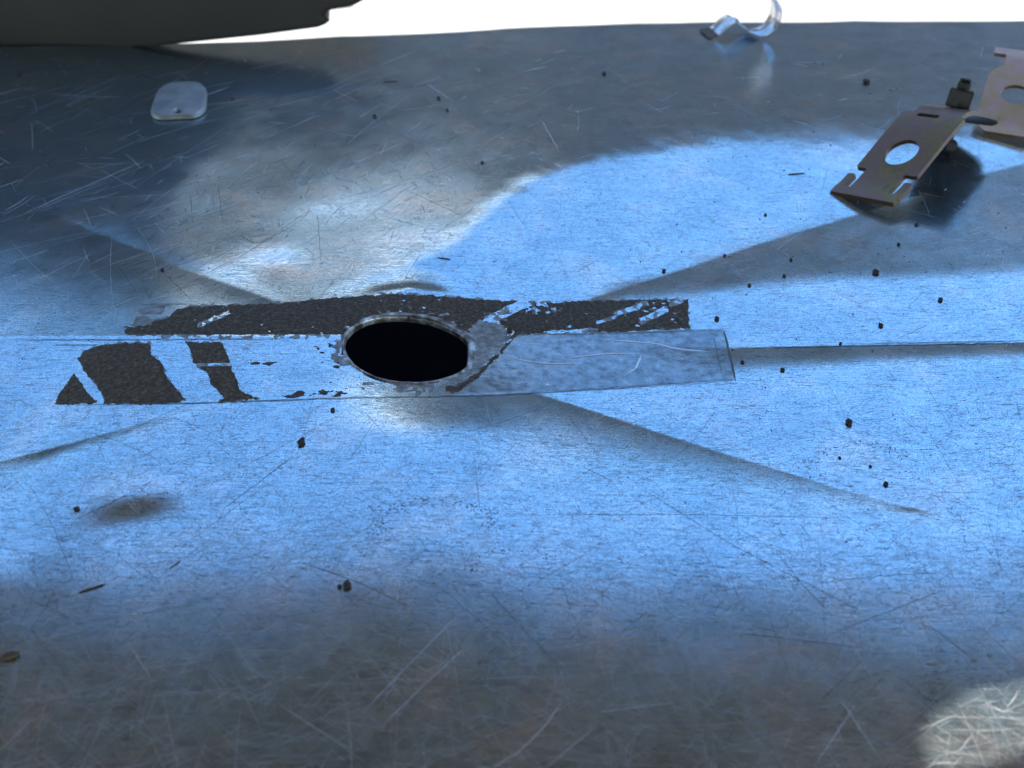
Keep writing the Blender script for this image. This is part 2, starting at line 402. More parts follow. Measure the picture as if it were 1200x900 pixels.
for _ in range(3):
    Z = solve(Z)
    u_, v_ = project(XX[-1], YY[-1], Z[-1]); zi = np.interp(ex, gx, Z[-1])
    q = [at(a, b, c) for (a, b), c in zip(EDGE, zi)]
    ex, ey = [p[0] for p in q], [p[1] for p in q]
    YF = yfar(XX); YY = Y0 + SS * (YF - Y0)
def zs(x, y):                             # height of the sheet at x, y
    x = np.asarray(x, float); y = np.asarray(y, float)
    fi = np.clip((x - gx[0]) / hx, 0, NX - 1.001); fj = np.clip((y - Y0) / (yfar(x) - Y0) / hs, 0, NY - 1.001)
    i = fi.astype(int); j = fj.astype(int); a = fi - i; b = fj - j
    return (Z[j, i] * (1 - a) + Z[j, i + 1] * a) * (1 - b) + (Z[j + 1, i] * (1 - a) + Z[j + 1, i + 1] * a) * b
def on(px, py, h=0.0):                    # the point of the sheet seen at a photograph position
    z = 0.0
    for _ in range(6):
        q = at(px, py, z + h); z = zs(q[0], q[1])
    return np.array([q[0], q[1], z + h])
print('sheet z range', Z.min(), Z.max())
HOLE_C = on(479, 409.5); HZ0 = float(HOLE_C[2])

# mesh: fine where seen, a coarse margin outside
px_ = np.concatenate([[-.62, -.52, -.42], gx, [.42, .52, .62]])
fade = np.concatenate([[0, .3, .8], np.ones(NX), [.8, .3, 0]])
ps_rows = [(-.12, 0.0), (-.02, .3), (.06, .8)]
yy_full = np.empty((NY + 3, NX + 6)); zz_full = np.empty_like(yy_full)
zc = np.concatenate([np.repeat(Z[:, :1], 3, 1), Z, np.repeat(Z[:, -1:], 3, 1)], 1) * fade
for k, (y, f) in enumerate(ps_rows):
    yy_full[k] = y; zz_full[k] = zc[0] * f
yy_full[3:] = Y0 + gs[:, None] * (yfar(px_) - Y0)[None]; zz_full[3:] = zc
xx_full = np.broadcast_to(px_, yy_full.shape)
nr, nc = yy_full.shape
rad = np.hypot(xx_full - HOLE_C[0], (yy_full - HOLE_C[1]) / 1.03)
hr_ = hole_r(xx_full - HOLE_C[0], (yy_full - HOLE_C[1]) / 1.03)
inside = rad < hr_
idx = np.arange(nr * nc).reshape(nr, nc)
quads = np.stack([idx[:-1, :-1], idx[:-1, 1:], idx[1:, 1:], idx[1:, :-1]], -1).reshape(-1, 4)
ins = inside.reshape(-1)[quads]
keep = ~ins.any(1)
# verts just outside the hole are drawn onto its circle
touch = np.zeros(nr * nc, bool); touch[quads[ins.any(1)].reshape(-1)] = True
XV, YV, ZV = xx_full.reshape(-1).copy(), yy_full.reshape(-1).copy(), zz_full.reshape(-1).copy()
t_ = touch & ~inside.reshape(-1); rr_ = rad.reshape(-1)
hf_ = hr_.reshape(-1); XV[t_] = HOLE_C[0] + (XV[t_] - HOLE_C[0]) * hf_[t_] / rr_[t_]; YV[t_] = HOLE_C[1] + (YV[t_] - HOLE_C[1]) * hf_[t_] / rr_[t_]
used = np.zeros(nr * nc, bool); used[quads[keep].reshape(-1)] = True
remap = np.cumsum(used) - 1
qd = remap[quads[keep]]
me = bpy.data.meshes.new('sheet')
me.vertices.add(int(used.sum())); me.vertices.foreach_set('co', np.stack([XV, YV, ZV], -1)[used].astype(np.float32).reshape(-1))
me.loops.add(qd.size); me.loops.foreach_set('vertex_index', qd.astype(np.int32).reshape(-1))
me.polygons.add(len(qd)); me.polygons.foreach_set('loop_start', np.arange(0, qd.size, 4, dtype=np.int32))
me.update(calc_edges=True); me.polygons.foreach_set('use_smooth', np.ones(len(qd), bool))
panel = empty('sheet_metal'); tag(panel, 'scratched bare sheet metal panel with diagonal creases and a round hole', 'metal panel')
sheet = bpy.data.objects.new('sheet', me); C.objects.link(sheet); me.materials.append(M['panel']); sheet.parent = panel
# folded edge at the far side and the closed box below
bm = bmesh.new(); prev = None
for i in range(nc):
    x, y, z = px_[i], yy_full[-1, i], zz_full[-1, i]
    row = [bm.verts.new(q) for q in ((x, y, z), (x, y + .0012, z - .0004), (x, y + .0016, z - .0014), (x, y + .0016, z - .016))]
    if prev:
        for k in range(3): bm.faces.new((prev[k], row[k], row[k + 1], prev[k + 1]))
    prev = row
link_bm('folded_edge', bm, M['panel'], panel, True)
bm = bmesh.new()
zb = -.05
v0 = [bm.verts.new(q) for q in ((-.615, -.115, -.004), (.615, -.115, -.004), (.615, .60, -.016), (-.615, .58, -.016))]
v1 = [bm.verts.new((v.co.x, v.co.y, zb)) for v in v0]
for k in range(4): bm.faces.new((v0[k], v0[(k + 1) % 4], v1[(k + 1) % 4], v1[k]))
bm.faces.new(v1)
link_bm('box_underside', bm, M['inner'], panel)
bm = bmesh.new()   # turned-down collar of the hole
N = 96; rings = []
prof = [(0.0024, .00004), (0.0014, .0004), (0.0005, .0006), (-.0001, .0004), (-.0004, -.0003), (-.0003, -.0020)]
N = 220
for k in range(N):
    a = 2 * math.pi * k / N; row = []
    hr = float(hole_r(math.cos(a), math.sin(a)))
    wide = .35 + .9 * max(0, math.sin(a + .5)) ** .7 + .5 * (vnoise(np.array(a * 5), np.array(.5), 3) - .3)
    for j, (dr, dz) in enumerate(prof):
        rr = hr + (dr * wide if dr > 0 else dr) + .00010 * random.uniform(-1, 1) * (j < 4)
        x, y = HOLE_C[0] + rr * math.cos(a), HOLE_C[1] + 1.03 * rr * math.sin(a)
        row.append(bm.verts.new((float(x), float(y), float(zs(x, y)) + dz + (random.uniform(-1, 1) * .00007 if 0 < j < 4 else 0))))
    rings.append(row)
for k in range(N):
    for j in range(len(prof) - 1):
        bm.faces.new((rings[k][j], rings[k][j + 1], rings[(k + 1) % N][j + 1], rings[(k + 1) % N][j]))
link_bm('hole_rim', bm, M['rim'], panel, True)

# ------------------------------------------------------------------ thin sheets stuck to the panel: residue, smears, tape
def film(name, f, box, step, h, m, parent, soft=3.0, rough=.00008, lift=.00003, kind=None, label=None):
    """a thin layer on the sheet wherever f(u, v) > 0 (photograph px); its edge tapers into the metal"""
    u0, v0, u1, v1 = box
    c = [on(a, b) for a, b in ((u0, v0), (u1, v0), (u1, v1), (u0, v1))]
    x0, x1 = min(q[0] for q in c), max(q[0] for q in c); y0, y1 = min(q[1] for q in c), max(q[1] for q in c)
    A, B = np.meshgrid(np.arange(x0, x1, step), np.arange(y0, y1, step * 1.35), indexing='ij')
    u, v = project(A, B, zs(A, B))
    Fd = f(u, v, A, B)
    Fd = np.where((np.hypot(A - HOLE_C[0], B - HOLE_C[1]) < HOLE_R + .0004), np.minimum(Fd, -.3), Fd)
    V, fc = iso(A, B, Fd)
    if len(V) == 0: return None
    e = sstep(0, soft, V[:, 2])
    z = zs(V[:, 0], V[:, 1]) + lift + e * (h + rough * fbm(V[:, 0] * 900, V[:, 1] * 700, 7)) - .00006 * (1 - e)
    o = link(name, [tuple(q) for q in np.stack([V[:, 0], V[:, 1], z], -1).tolist()], fc, m, parent)
    return tag(o, label, kind=kind)
def ragged(u, v, a=3.0, seed=1):
    return a * fbm(u / 7, v / 6, seed, 4) + .5 * a * fbm(u / 2.2, v / 2.2, seed + 5, 2)

UP = [(145, 397), (147, 382), (170, 376), (196, 371), (208, 361), (222, 358.5), (320, 355), (390, 348.5), (460, 343.5), (520, 346), (570, 350.5), (600, 352), (650, 354), (700, 351.5), (760, 350.5), (807, 350), (808.5, 385.5), (740, 389), (680, 391), (600, 392.5), (560, 420), (390, 420), (392, 394), (341, 397), (240, 397.5)]
def streak(u, v, x0, y0, x1, y1, w):
    L = math.hypot(x1 - x0, y1 - y0); tx, ty = (x1 - x0) / L, (y1 - y0) / L
    a = (u - x0) * tx + (v - y0) * ty; b = -(u - x0) * ty + (v - y0) * tx
    return np.minimum(np.minimum(a, L - a) * .5, w / 2 - np.abs(b))
def f_up(u, v, A, B):
    d = sdf_poly(u, v, UP)
    d = np.minimum(d, np.where(v > 391 - 0.004 * (u - 560), np.where((u > 392) & (u < 600), -1.0, d), d)) if False else d
    d = d + .8 * ragged(u, v, 2.2, 21)
    # left end frays into diagonal wisps
    fr = sstep(215, 160, u)
    d = d - fr * (6 * (vnoise((u + 1.2 * v) / 26, (v - .35 * u) / 2.6, 31) + .2) - 2.0 - 2.5 * sstep(380, 392, v))
    for s_ in ((570, 376, 622, 352, 9), (596, 366, 612, 357, 7), (752, 376, 782, 362, 6), (748, 358, 758, 355, 5), (722, 368, 748, 360, 4), (786, 356, 798, 352, 4), (232, 382, 268, 366, 3), (700, 378, 720, 372, 2.5), (640, 390, 700, 386, 2)):
        d = np.minimum(d, -streak(u, v, *s_) + .9 * ragged(u, v, 1.6, int(s_[0])))
    fl = fbm((u + 2.2 * v) / 13, (v * 2.4 - u) / 7.0, 41, 3) + .12 * sstep(660, 800, u) + .10 * sstep(260, 170, u)
    d = np.minimum(d, (0.72 - fl) * 7 + .25 * ragged(u, v, 1.2, 66))
    d = np.minimum(d, np.where((np.abs(u - 634) < 18) & (v < 368), (0.25 - fbm((u + v) / 7, (2 * v - u) / 6, 77, 3)) * 6, d))
    ring = np.hypot((u - 478) / 78, (v - 410) / 49)
    d = np.where((v > 392) & (ring > 1.0), np.minimum(d, -1), d)
    d = np.where((ring < 1.10), np.minimum(d, (0.46 - fbm(u / 7, v / 2.2, 52, 3)) * 7), d)
    d = np.minimum(d, ((u - 552) * .55 - (v - 362)) * .7 + 2 * ragged(u, v, 2.2, 8) + 60 * sstep(578, 505, u) + 1000 * sstep(505, 440, u))
    return d
film('adhesive_residue', f_up, (138, 338, 815, 424), .00032, .00016, M['residue'], panel, label='long dark strip of tape residue running above and past the hole')
def under(P, seed):
    return lambda u, v, A, B: np.minimum(sdf_poly(u, v, P) + 1.2 + 1.6 * ragged(u, v, 2.0, seed), (fbm(u / 6, v / 3.5, seed + 40, 4) + .05) * 9)
film('glue_smear', under(UP, 201), (135, 338, 820, 428), .00045, .00003, M['smear'], panel, soft=2)
P1 = [(86.7, 437), (95, 448), (103, 459), (116, 473), (62, 474.5), (72.7, 457)]
P2 = [(121.7, 403), (143, 401.5), (176.5, 400.5), (177.7, 415), (191.7, 425.5), (195, 438), (201, 450), (212.7, 460.5), (222, 470.5), (180, 474.5), (121.7, 473.5), (120.5, 465), (114.7, 456), (110, 447.7), (99.5, 438), (95, 426.7), (91, 419.7), (100.7, 410)]
P3 = [(216, 400), (257, 400), (265, 410), (271, 424), (273, 434), (280, 448), (282.7, 459), (292, 461.7), (304, 467.5), (287, 470), (254.7, 472), (261.7, 466), (252, 456), (245, 447.7), (242, 435), (230, 430), (224, 422), (222, 408)]
film('adhesive_residue', lambda u, v, A, B: sdf_poly(u, v, P1) + .95 * ragged(u, v, 2.4, 3), (55, 430, 122, 478), .0004, .00018, M['residue'], panel, label='small dark triangle of tape residue at the far left')
film('adhesive_residue', lambda u, v, A, B: np.minimum(sdf_poly(u, v, P2) + .95 * ragged(u, v, 2.6, 4), (.95 - fbm(u / 4, v / 3, 14, 2)) * 9), (84, 396, 230, 480), .0004, .0002, M['residue'], panel, label='broad dark patch of tape residue left of the slanted strip')
film('adhesive_residue', lambda u, v, A, B: np.minimum(sdf_poly(u, v, P3) + .95 * ragged(u, v, 2.6, 6), np.abs(v - 427.5 + .02 * (u - 240)) - 1.2 + 2.5 * (u < 226)), (208, 394, 312, 478), .0004, .0002, M['residue'], panel, label='slanted narrow strip of tape residue with a thin bright line across it')
for P_, bx_ in ((P1, (50, 426, 126, 482)), (P2, (80, 392, 234, 484)), (P3, (204, 390, 316, 482))):
    film('glue_smear', under(P_, 230 + bx_[0]), bx_, .00045, .00003, M['smear'], panel, soft=2)
def f_flecks(u, v, A, B):
    n = fbm(u / 9, v / 3.5, 61, 4)
    w = .75 * np.exp(-((v - 462 + .02 * (u - 360)) / 4.5) ** 2) * sstep(318, 335, u) * sstep(440, 405, u)
    w = w + .62 * np.exp(-((u - 380) / 18) ** 2 - ((v - 408) / 10) ** 2) + .62 * np.exp(-((u - 306) / 14) ** 2 - ((v - 425) / 2.5) ** 2)
    w = w + .45 * np.exp(-((v - 426) / 2) ** 2) * sstep(280, 300, u) * sstep(380, 340, u) + .6 * np.exp(-((u - 395) / 8) ** 2 - ((v - 432) / 12) ** 2)
    return (n - .62 + w) * 6
film('adhesive_residue', f_flecks, (270, 396, 445, 474), .0004, .00012, M['residue'], panel, soft=1.5, label='broken flecks of dark residue left of the hole')
film('adhesive_residue', lambda u, v, A, B: 4.5 - np.abs(v - np.interp(u, [535, 560, 580, 608], [456, 440, 420, 390])) * .8 + 2.5 * ragged(u, v, 1.8, 88) - 2 * (fbm(u / 5, v / 3, 89, 3) > .2), (530, 382, 612, 462), .00035, .00014, M['residue'], panel)
SM = [(545, 366), (575, 376), (606, 391), (588, 412), (562, 437), (530, 457), (490, 463), (440, 462), (408, 449), (391, 428), (388, 408), (402, 388), (430, 366), (470, 357), (520, 359)]
film('glue_smear', lambda u, v, A, B: np.minimum(sdf_poly(u, v, SM) + 2 * ragged(u, v, 3.0, 9), (fbm(u / 12, v / 6, 71, 4) + .10 + .75 * sstep(535, 560, u)) * 10), (380, 350, 615, 470), .00042, .00006, M['smear'], panel, soft=4, label='thin grey smear of glue round the hole')
film('glue_smear', lambda u, v, A, B: np.minimum(sdf_poly(u, v, [(150, 392), (163, 357), (225, 356), (260, 362), (200, 397)]), (fbm(u / 14, v / 5, 73, 4) + .25) * 10), (140, 350, 270, 400), .0005, .00004, M['smear'], panel, soft=4)

FO = [(606, 392), (740, 389.5), (847, 386), (850, 392), (862, 446), (760, 452.5), (640, 459.5), (560, 464), (530, 464), (552, 447), (588, 414)]
tape = empty('tape_strip', tuple(on(700, 425))); tag(tape, 'wrinkled grey tape strip stuck to the panel right of the hole', 'tape')
inv = Matrix.Translation(-Vector(tape.location))
def adopt(o, p):
    o.parent = p; o.matrix_parent_inverse = Matrix.Translation(-Vector(p.location)); return o
adopt(film('backing', lambda u, v, A, B: sdf_poly(u, v, FO) + .5 * ragged(u, v, 1.2, 15), (520, 380, 870, 470), .0006, .00010, M['foil'], None, soft=2.0, rough=.00005), tape)

# ------------------------------------------------------------------ scratches, tape lines and folds: narrow strips of real relief
class Strips:
    def __init__(s): s.v = []; s.f = []
    def add(s, P, w, tilt=0.0, lift=.00005, ridge=0.0):
        P = np.asarray(P, float); n = len(P)
        T = np.gradient(P, axis=0); T /= np.linalg.norm(T, axis=1)[:, None] + 1e-12
        Nn = np.stack([-T[:, 1], T[:, 0]], -1)
        wd = w * np.clip(np.sin(np.linspace(0.06, math.pi - .06, n)) * 1.8, .1, 1) / 2
        base = len(s.v); cols = (-1, 1) if not ridge else (-1, 0, 1)
        for k in cols:
            Q = P + Nn * (wd * k)[:, None]
            z = zs(Q[:, 0], Q[:, 1]) + lift + wd * (abs(math.tan(tilt)) + k * math.tan(tilt)) + (ridge * (wd / (w / 2)) if k == 0 and ridge else 0)
            s.v += [tuple(q) for q in np.column_stack([Q, z]).tolist()]
        for c in range(len(cols) - 1):
            for i in range(n - 1):
                a = base + c * n + i; s.f.append((a, a + 1, a + 1 + n, a + n))
    def build(s, name, m, parent, kind=None):
        o = link(name, s.v, s.f, m, None)
        if kind: o['kind'] = kind
        if parent is not None: adopt(o, parent)
        return o
def pxline(pts, n=14, wob=.0):
    pts = np.asarray(pts, float); d = np.r_[0, np.cumsum(np.hypot(*np.diff(pts, axis=0).T))]
    t = np.linspace(0, d[-1], n); u = np.interp(t, d, pts[:, 0]); v = np.interp(t, d, pts[:, 1])
    if len(pts) > 2:
        for _ in range(2):
            u[1:-1] = (u[:-2] + 2 * u[1:-1] + u[2:]) / 4; v[1:-1] = (v[:-2] + 2 * v[1:-1] + v[2:]) / 4
    if wob: v = v + wob * (rng.random(n) - .5); u = u + wob * (rng.random(n) - .5)
    q = on(u, v); return np.stack([q[0], q[1]], -1)
bright, dark = Strips(), Strips()
def scatter(n, box, dark_share, lens, widths, angs=None):
    u = rng.uniform(box[0], box[2], n); v = rng.uniform(box[1], box[3], n); q = on(u, v)
    dist = np.sqrt(q[0] ** 2 + q[1] ** 2 + HC ** 2)
    for k in range(n):
        L = lens[0] * (lens[1] / lens[0]) ** (rng.random() ** 1.6) * dist[k] / .36
        a = rng.choice(angs) + rng.normal(0, .22) if angs is not None and rng.random() < .7 else rng.uniform(0, math.pi)
        m_ = max(4, min(14, int(L / .003))); t = np.linspace(-.5, .5, m_) * L
        bend = rng.normal(0, .045) * L
        x = q[0][k] + t * math.cos(a) - bend * (t / L) ** 2 * 4 * math.sin(a) * .5
        y = q[1][k] + t * math.sin(a) + bend * (t / L) ** 2 * 4 * math.cos(a) * .5
        if np.min(np.hypot(x - HOLE_C[0], y - HOLE_C[1])) < HOLE_R + .003 or y.max() > yfar(q[0][k]) - .004 or y.min() < Y0: continue
        w = rng.uniform(*widths) * .5 * dist[k] / .36 * (.5 if u[k] > 1040 and v[k] > 770 else 1)
        if rng.random() < dark_share: dark.add(np.stack([x, y], -1), w * .85, rng.normal(0, .1))
        else: bright.add(np.stack([x, y], -1), w, rng.normal(0, .22))
scatter(1300, (-40, 470, 1240, 905), .35, (.004, .05), (.00007, .00019), (.75, 2.35, 1.5))
scatter(1200, (-40, 690, 1240, 905), .15, (.006, .05), (.00006, .00018), (.75, 2.4, .1, 3.0, .05))
scatter(380, (-40, 60, 1240, 400), .45, (.004, .035), (.00007, .0002), (.6, 2.0, 1.2))
scatter(200, (0, 60, 520, 330), .3, (.012, .07), (.00007, .0002), (.85, .95))
scatter(900, (-20, 480, 1220, 720), .85, (.0012, .007), (.00010, .00025))
scatter(300, (830, 440, 1230, 680), .95, (.0015, .009), (.00012, .00028), (2.6, 2.9, .2))
scatter(500, (440, 150, 1230, 400), .9, (.0012, .006), (.00010, .00026))
scatter(1800, (-20, 470, 1220, 720), .6, (.002, .014), (.00006, .00013), (.75, 2.4, 1.5))
scatter(900, (-20, 60, 1220, 470), .6, (.003, .018), (.00006, .00013), (.75, 2.4))
scatter(420, (150, 190, 540, 350), .8, (.002, .012), (.00012, .00028), (1.2, 1.7, 2.1))
for l in ([(546, 712), (490, 768), (420, 840)], [(555, 750), (500, 800), (445, 853)], [(328, 826), (420, 886)], [(1146, 733), (1212, 792)], [(1005, 822), (960, 890)], [(982, 815), (1040, 902)],
          [(660, 820), (640, 850), (610, 880), (570, 905)], [(62, 388), (165, 346)], [(70, 166), (172, 132)], [(110, 216), (262, 163)], [(28, 250), (170, 188)], [(634, 140), (655, 177)], [(488, 110), (520, 126)], [(462, 150), (512, 188)],
          [(500, 98), (530, 118)], [(180, 300), (230, 280)], [(650, 760), (760, 745)], [(700, 835), (800, 822)], [(640, 900), (700, 850)], [(40, 840), (0, 880)]):
    bright.add(pxline(l, 16, .5), rng.uniform(.00014, .00024), rng.choice([-.3, .3, .2]))
for l in ([(600, 603), (800, 603), (1012, 607)], [(740, 565), (860, 640), (1020, 722)], [(905, 640), (940, 685), (976, 722)], [(350, 658), (420, 682), (482, 712)], [(958, 684), (1020, 676), (1110, 670)], [(28, 556), (60, 612), (88, 682)], [(960, 748), (1110, 690)],
          [(1088, 732), (1150, 780)], [(850, 740), (1020, 760)], [(255, 215), (262, 268)], [(372, 250), (376, 305)], [(223, 225), (226, 262)], [(136, 308), (162, 345)], [(190, 318), (225, 352)], [(260, 598), (350, 530)], [(160, 575), (86, 610)], [(555, 530), (563, 600)], [(680, 545), (720, 565)]):
    dark.add(pxline(l, 18, .6), rng.uniform(.00010, .00016), 0)
# tape outlines and the seam, kept as thin dirty lines
for l, w in (([(62, 474.8), (230, 472.5), (400, 466.5), (560, 464), (640, 459.8), (760, 452.8), (862, 446.3)], .00035), ([(0, 398.2), (150, 398.2), (341, 397.5)], .0003), ([(864, 408), (1000, 405.5), (1210, 402)], .0005), ([(1000, 403), (1210, 399.5)], .0003),
             ([(848, 386.5), (852, 402), (858, 428), (862, 446)], .0007), ([(600, 392.5), (740, 389.5), (848, 386)], .00035), ([(165, 357), (225, 356)], .0003), ([(60, 404), (120, 404.5)], .00025), ([(836, 395), (846, 440)], .0002)):
    dark.add(pxline(l, 60, .9), w, 0, lift=.00017)
# finger marks: rings of short dashes
for cx, cy, rx, ry, n in ((510, 612, 68, 27, 130), (600, 662, 45, 18, 40), (1010, 545, 60, 26, 60)):
    for k in range(n):
        a = rng.uniform(2.6, 6.6); s_ = rng.normal(1, .09); u, v = cx + rx * s_ * math.cos(a), cy + ry * s_ * math.sin(a)
        q = rng.uniform(0, math.pi); l = rng.uniform(2, 5)
        dark.add(pxline([(u, v), (u + l * math.cos(q), v + l * .6 * math.sin(q))], 3), .0003, 0)
bright.build('scratches', M['scratch'], panel, 'stuff'); dark.build('dirt_lines', M['dirtline'], panel, 'stuff')
for l, w, hgt in (([(700, 397.5), (730, 400), (770, 403), (792, 409), (832, 412.5)], .0016, .0003), ([(660, 421), (690, 417), (715, 415), (744, 414.5)], .0014, .0003), ([(594, 416.5), (612, 423), (642, 427), (684, 426)], .0013, .0003), ([(735, 438), (745, 432), (752, 416)], .0008, .00015), ([(600, 402), (640, 404)], .0008, .00012)):
    st = Strips(); st.add(pxline(l, 30), w, 0, lift=.0001, ridge=hgt); st.build('wrinkle', M['wrinkle'], tape)

# ------------------------------------------------------------------ small solid things
def bent_strap(name, m, parent, f, s_range, w_half, frame, path, thick, step=.0007):
    """flat blank f(s, w) > 0 bent along path: [(d, z)] in frame (origin, D, W)"""
    O, D, W = frame
    A, B = np.meshgrid(np.arange(s_range[0], s_range[1] + step, step), np.arange(-w_half - step, w_half + 2 * step, step), indexing='ij')
    V, fc = iso(A, B, f(A, B))
    P = np.array(path, float)
    seg = np.r_[0, np.cumsum(np.hypot(*np.diff(P, axis=0).T))]
    tt = np.linspace(0, seg[-1], 300); d = np.interp(tt, seg, P[:, 0]); z = np.interp(tt, seg, P[:, 1])
    for _ in range(150):
        d[1:-1] = (d[:-2] + 2 * d[1:-1] + d[2:]) / 4; z[1:-1] = (z[:-2] + 2 * z[1:-1] + z[2:]) / 4
    tt = np.r_[0, np.cumsum(np.hypot(np.diff(d), np.diff(z)))]
    dd, zz = np.interp(V[:, 0], tt, d), np.interp(V[:, 0], tt, z)
    X = O[0] + D[0] * dd + W[0] * V[:, 1]; Y = O[1] + D[1] * dd + W[1] * V[:, 1]; Zv = O[2] + zz + (W[2] * V[:, 1] if len(W) > 2 else 0)
    bm = bmesh.new(); vv = [bm.verts.new(q) for q in np.stack([X, Y, Zv], -1).tolist()]
    for q in fc:
        try: bm.faces.new([vv[i] for i in q])
        except ValueError: pass
    bmesh.ops.remove_doubles(bm, verts=bm.verts[:], dist=.00014)
    bmesh.ops.dissolve_degenerate(bm, edges=bm.edges[:], dist=.00008)
    bmesh.ops.recalc_face_normals(bm, faces=bm.faces[:])
    bm.normal_update()
    if sum(p.normal.z for p in bm.faces) < 0: bmesh.ops.reverse_faces(bm, faces=bm.faces[:])
    bmesh.ops.solidify(bm, geom=bm.faces[:], thickness=thick)
    o = link_bm(name, bm, m)
    return adopt(o, parent) if parent is not None else o
def box_sdf(a, b, ca, cb, ha, hb, r=0.0):
    qa, qb = np.abs(a - ca) - ha + r, np.abs(b - cb) - hb + r
    return r - np.hypot(np.maximum(qa, 0), np.maximum(qb, 0)) - np.minimum(np.maximum(qa, qb), 0)

# the strut clamp: two halves and the bolt that holds them
O = on(1016, 235); phi = R(47); Dv = np.array([math.sin(phi), math.cos(phi)]); Wv = np.array([math.cos(phi), -math.sin(phi), .16]); head = .0292
_q = [O + np.r_[Dv * d, 0] + Wv * w for d in (-.005, 0, .004) for w in (-.0146, -.007, 0, .007, .0146)]
O = O + np.array([0, 0, max(float(zs(q[0], q[1]) - q[2]) for q in _q) + .0012])
clamp = empty('pipe_clamp', tuple(O)); tag(clamp, 'rusty yellow plated pipe clamp lying open with its bolt standing up', 'pipe clamp')
hw = head / 2
def f_a(s, w):
    d = box_sdf(s, w, .0035 - .004 * (1 - (w / hw) ** 2), 0, .0042, hw, .0012)
    d = np.maximum(d, box_sdf(s, w, .0125, 0, .011, hw * .60))
    d = np.maximum(d, box_sdf(s, w, .0365, 0, .0185, hw * .95, .001))
    d = np.maximum(d, box_sdf(s, w, .073, .001, .028, hw * .74, .005))
    d = np.maximum(d, box_sdf(s, w, .0085, -hw + .0016, .0055, .0018, .0008)); d = np.maximum(d, box_sdf(s, w, .0085, hw - .0016, .0055, .0018, .0008))
    d = np.minimum(d, np.hypot((s - .0300), w / .88) - .0074)
    d = np.minimum(d, -box_sdf(s, w, .0535, -.002, .0012, .0048))
    return d
bent_strap('clamp_half', M['zinc'], clamp, f_a, (-.006, .108), hw, (O, Dv, Wv), [(-.006, -.0010), (.003, .0012), (.012, .0055), (.032, .0165), (.041, .0208), (.048, .0228), (.054, .0222), (.064, .0188), (.076, .0145), (.084, .0110), (.087, .0065)], .0021)
ob = on(1181, 147, .006); top = on(1208, 42, .022)
D2 = (top - ob)[:2]; L2 = np.linalg.norm(D2); D2 = D2 / L2; W2 = np.array([D2[1], -D2[0]])
def f_b(s, w):
    d = box_sdf(s, w, .024, 0, .026, hw * .98, .012)
    d = np.maximum(d, box_sdf(s, w, .052, 0, .008, hw * .60)); d = np.maximum(d, box_sdf(s, w, .0600, 0, .0035, hw, .001))
    d = np.minimum(d, np.hypot(s - .0285, w) - .0066)
    return d
half_b = bent_strap('clamp_half', M['zinc_skylit'], clamp, f_b, (-.003, .065), hw, (ob, D2, W2), [(-.003, -.0030), (.003, -.0012), (.012, .0022), (.050, .017), (.058, .018), (.064, .0165)], .0018)
half_b['label'] = 'paler pinkish half of the clamp with a large round hole'
sc_ = O[:2] + Dv * .0640
def hexa(bm, r, z0, z1, n=6, rot=0.0, ch=.0006):
    rings = []
    for rr, z in ((r - ch, z0), (r, z0 + ch), (r, z1 - ch), (r - ch, z1)):
        rings.append([bm.verts.new((rr * math.cos(rot + 2 * math.pi * k / n), rr * math.sin(rot + 2 * math.pi * k / n), z)) for k in range(n)])
    for a, b in zip(rings, rings[1:]):
        for k in range(n): bm.faces.new((a[k], a[(k + 1) % n], b[(k + 1) % n], b[k]))
    bm.faces.new(rings[-1]); bm.faces.new(list(reversed(rings[0])))
bm = bmesh.new(); z = -.022; hexa(bm, .0028, -.0155, .0114, 20)
for k in range(11): hexa(bm, .0029, .0006 + k * .001, .0012 + k * .001, 20, ch=.0002)
hexa(bm, .0027, .0113, .0128, 20, ch=.0008); hexa(bm, .0054, -.0185, -.0140, 6, .3)
bolt = link_bm('bolt', bm, M['bolt'], clamp, False); bolt.location = (sc_[0] - O[0], sc_[1] - O[1], .0192); bolt.rotation_euler = (-.16, .16, 0)
bm = bmesh.new(); hexa(bm, .0058, .0002, .0082, 6, .05)
nut = link_bm('nut', bm, M['bolt'], bolt)

# the one hole strap clip at the far edge
yc = float(on(850, 46)[1])
def atY(px, py, y):
    a, b, c = ray(px, py); t = y / b; return np.array([a * t, HC + c * t])
raw = [(830, 46.0), (837, 45.6), (846, 41), (856, 32), (863, 27.5), (869, 29), (874, 36), (881, 42.5), (890, 45.2), (900, 43.5), (909, 37), (915, 27), (917, 17), (914.5, 7), (909, 0), (901, -5)]
P = np.array([atY(a, b, yc) for a, b in raw])
zb_ = min(float(zs(P[8, 0], yc)), 9); P[:, 1] += zb_ + .0009 - P[:, 1][[0, 8]].min()
clip = empty('conduit_strap', (float(P[6, 0]), yc, float(zs(P[6, 0], yc)))); tag(clip, 'shiny curled conduit strap standing on the far edge of the panel', 'conduit strap')
seg = np.r_[0, np.cumsum(np.hypot(*np.diff(P, axis=0).T))]
tt = np.linspace(0, seg[-1], 130); xx, zz = np.interp(tt, seg, P[:, 0]), np.interp(tt, seg, P[:, 1])
for _ in range(5):
    xx[1:-1] = (xx[:-2] + 2 * xx[1:-1] + xx[2:]) / 4; zz[1:-1] = (zz[:-2] + 2 * zz[1:-1] + zz[2:]) / 4
tx, tz = np.gradient(xx), np.gradient(zz); q = np.hypot(tx, tz); nx, nz_ = -tz / q, tx / q
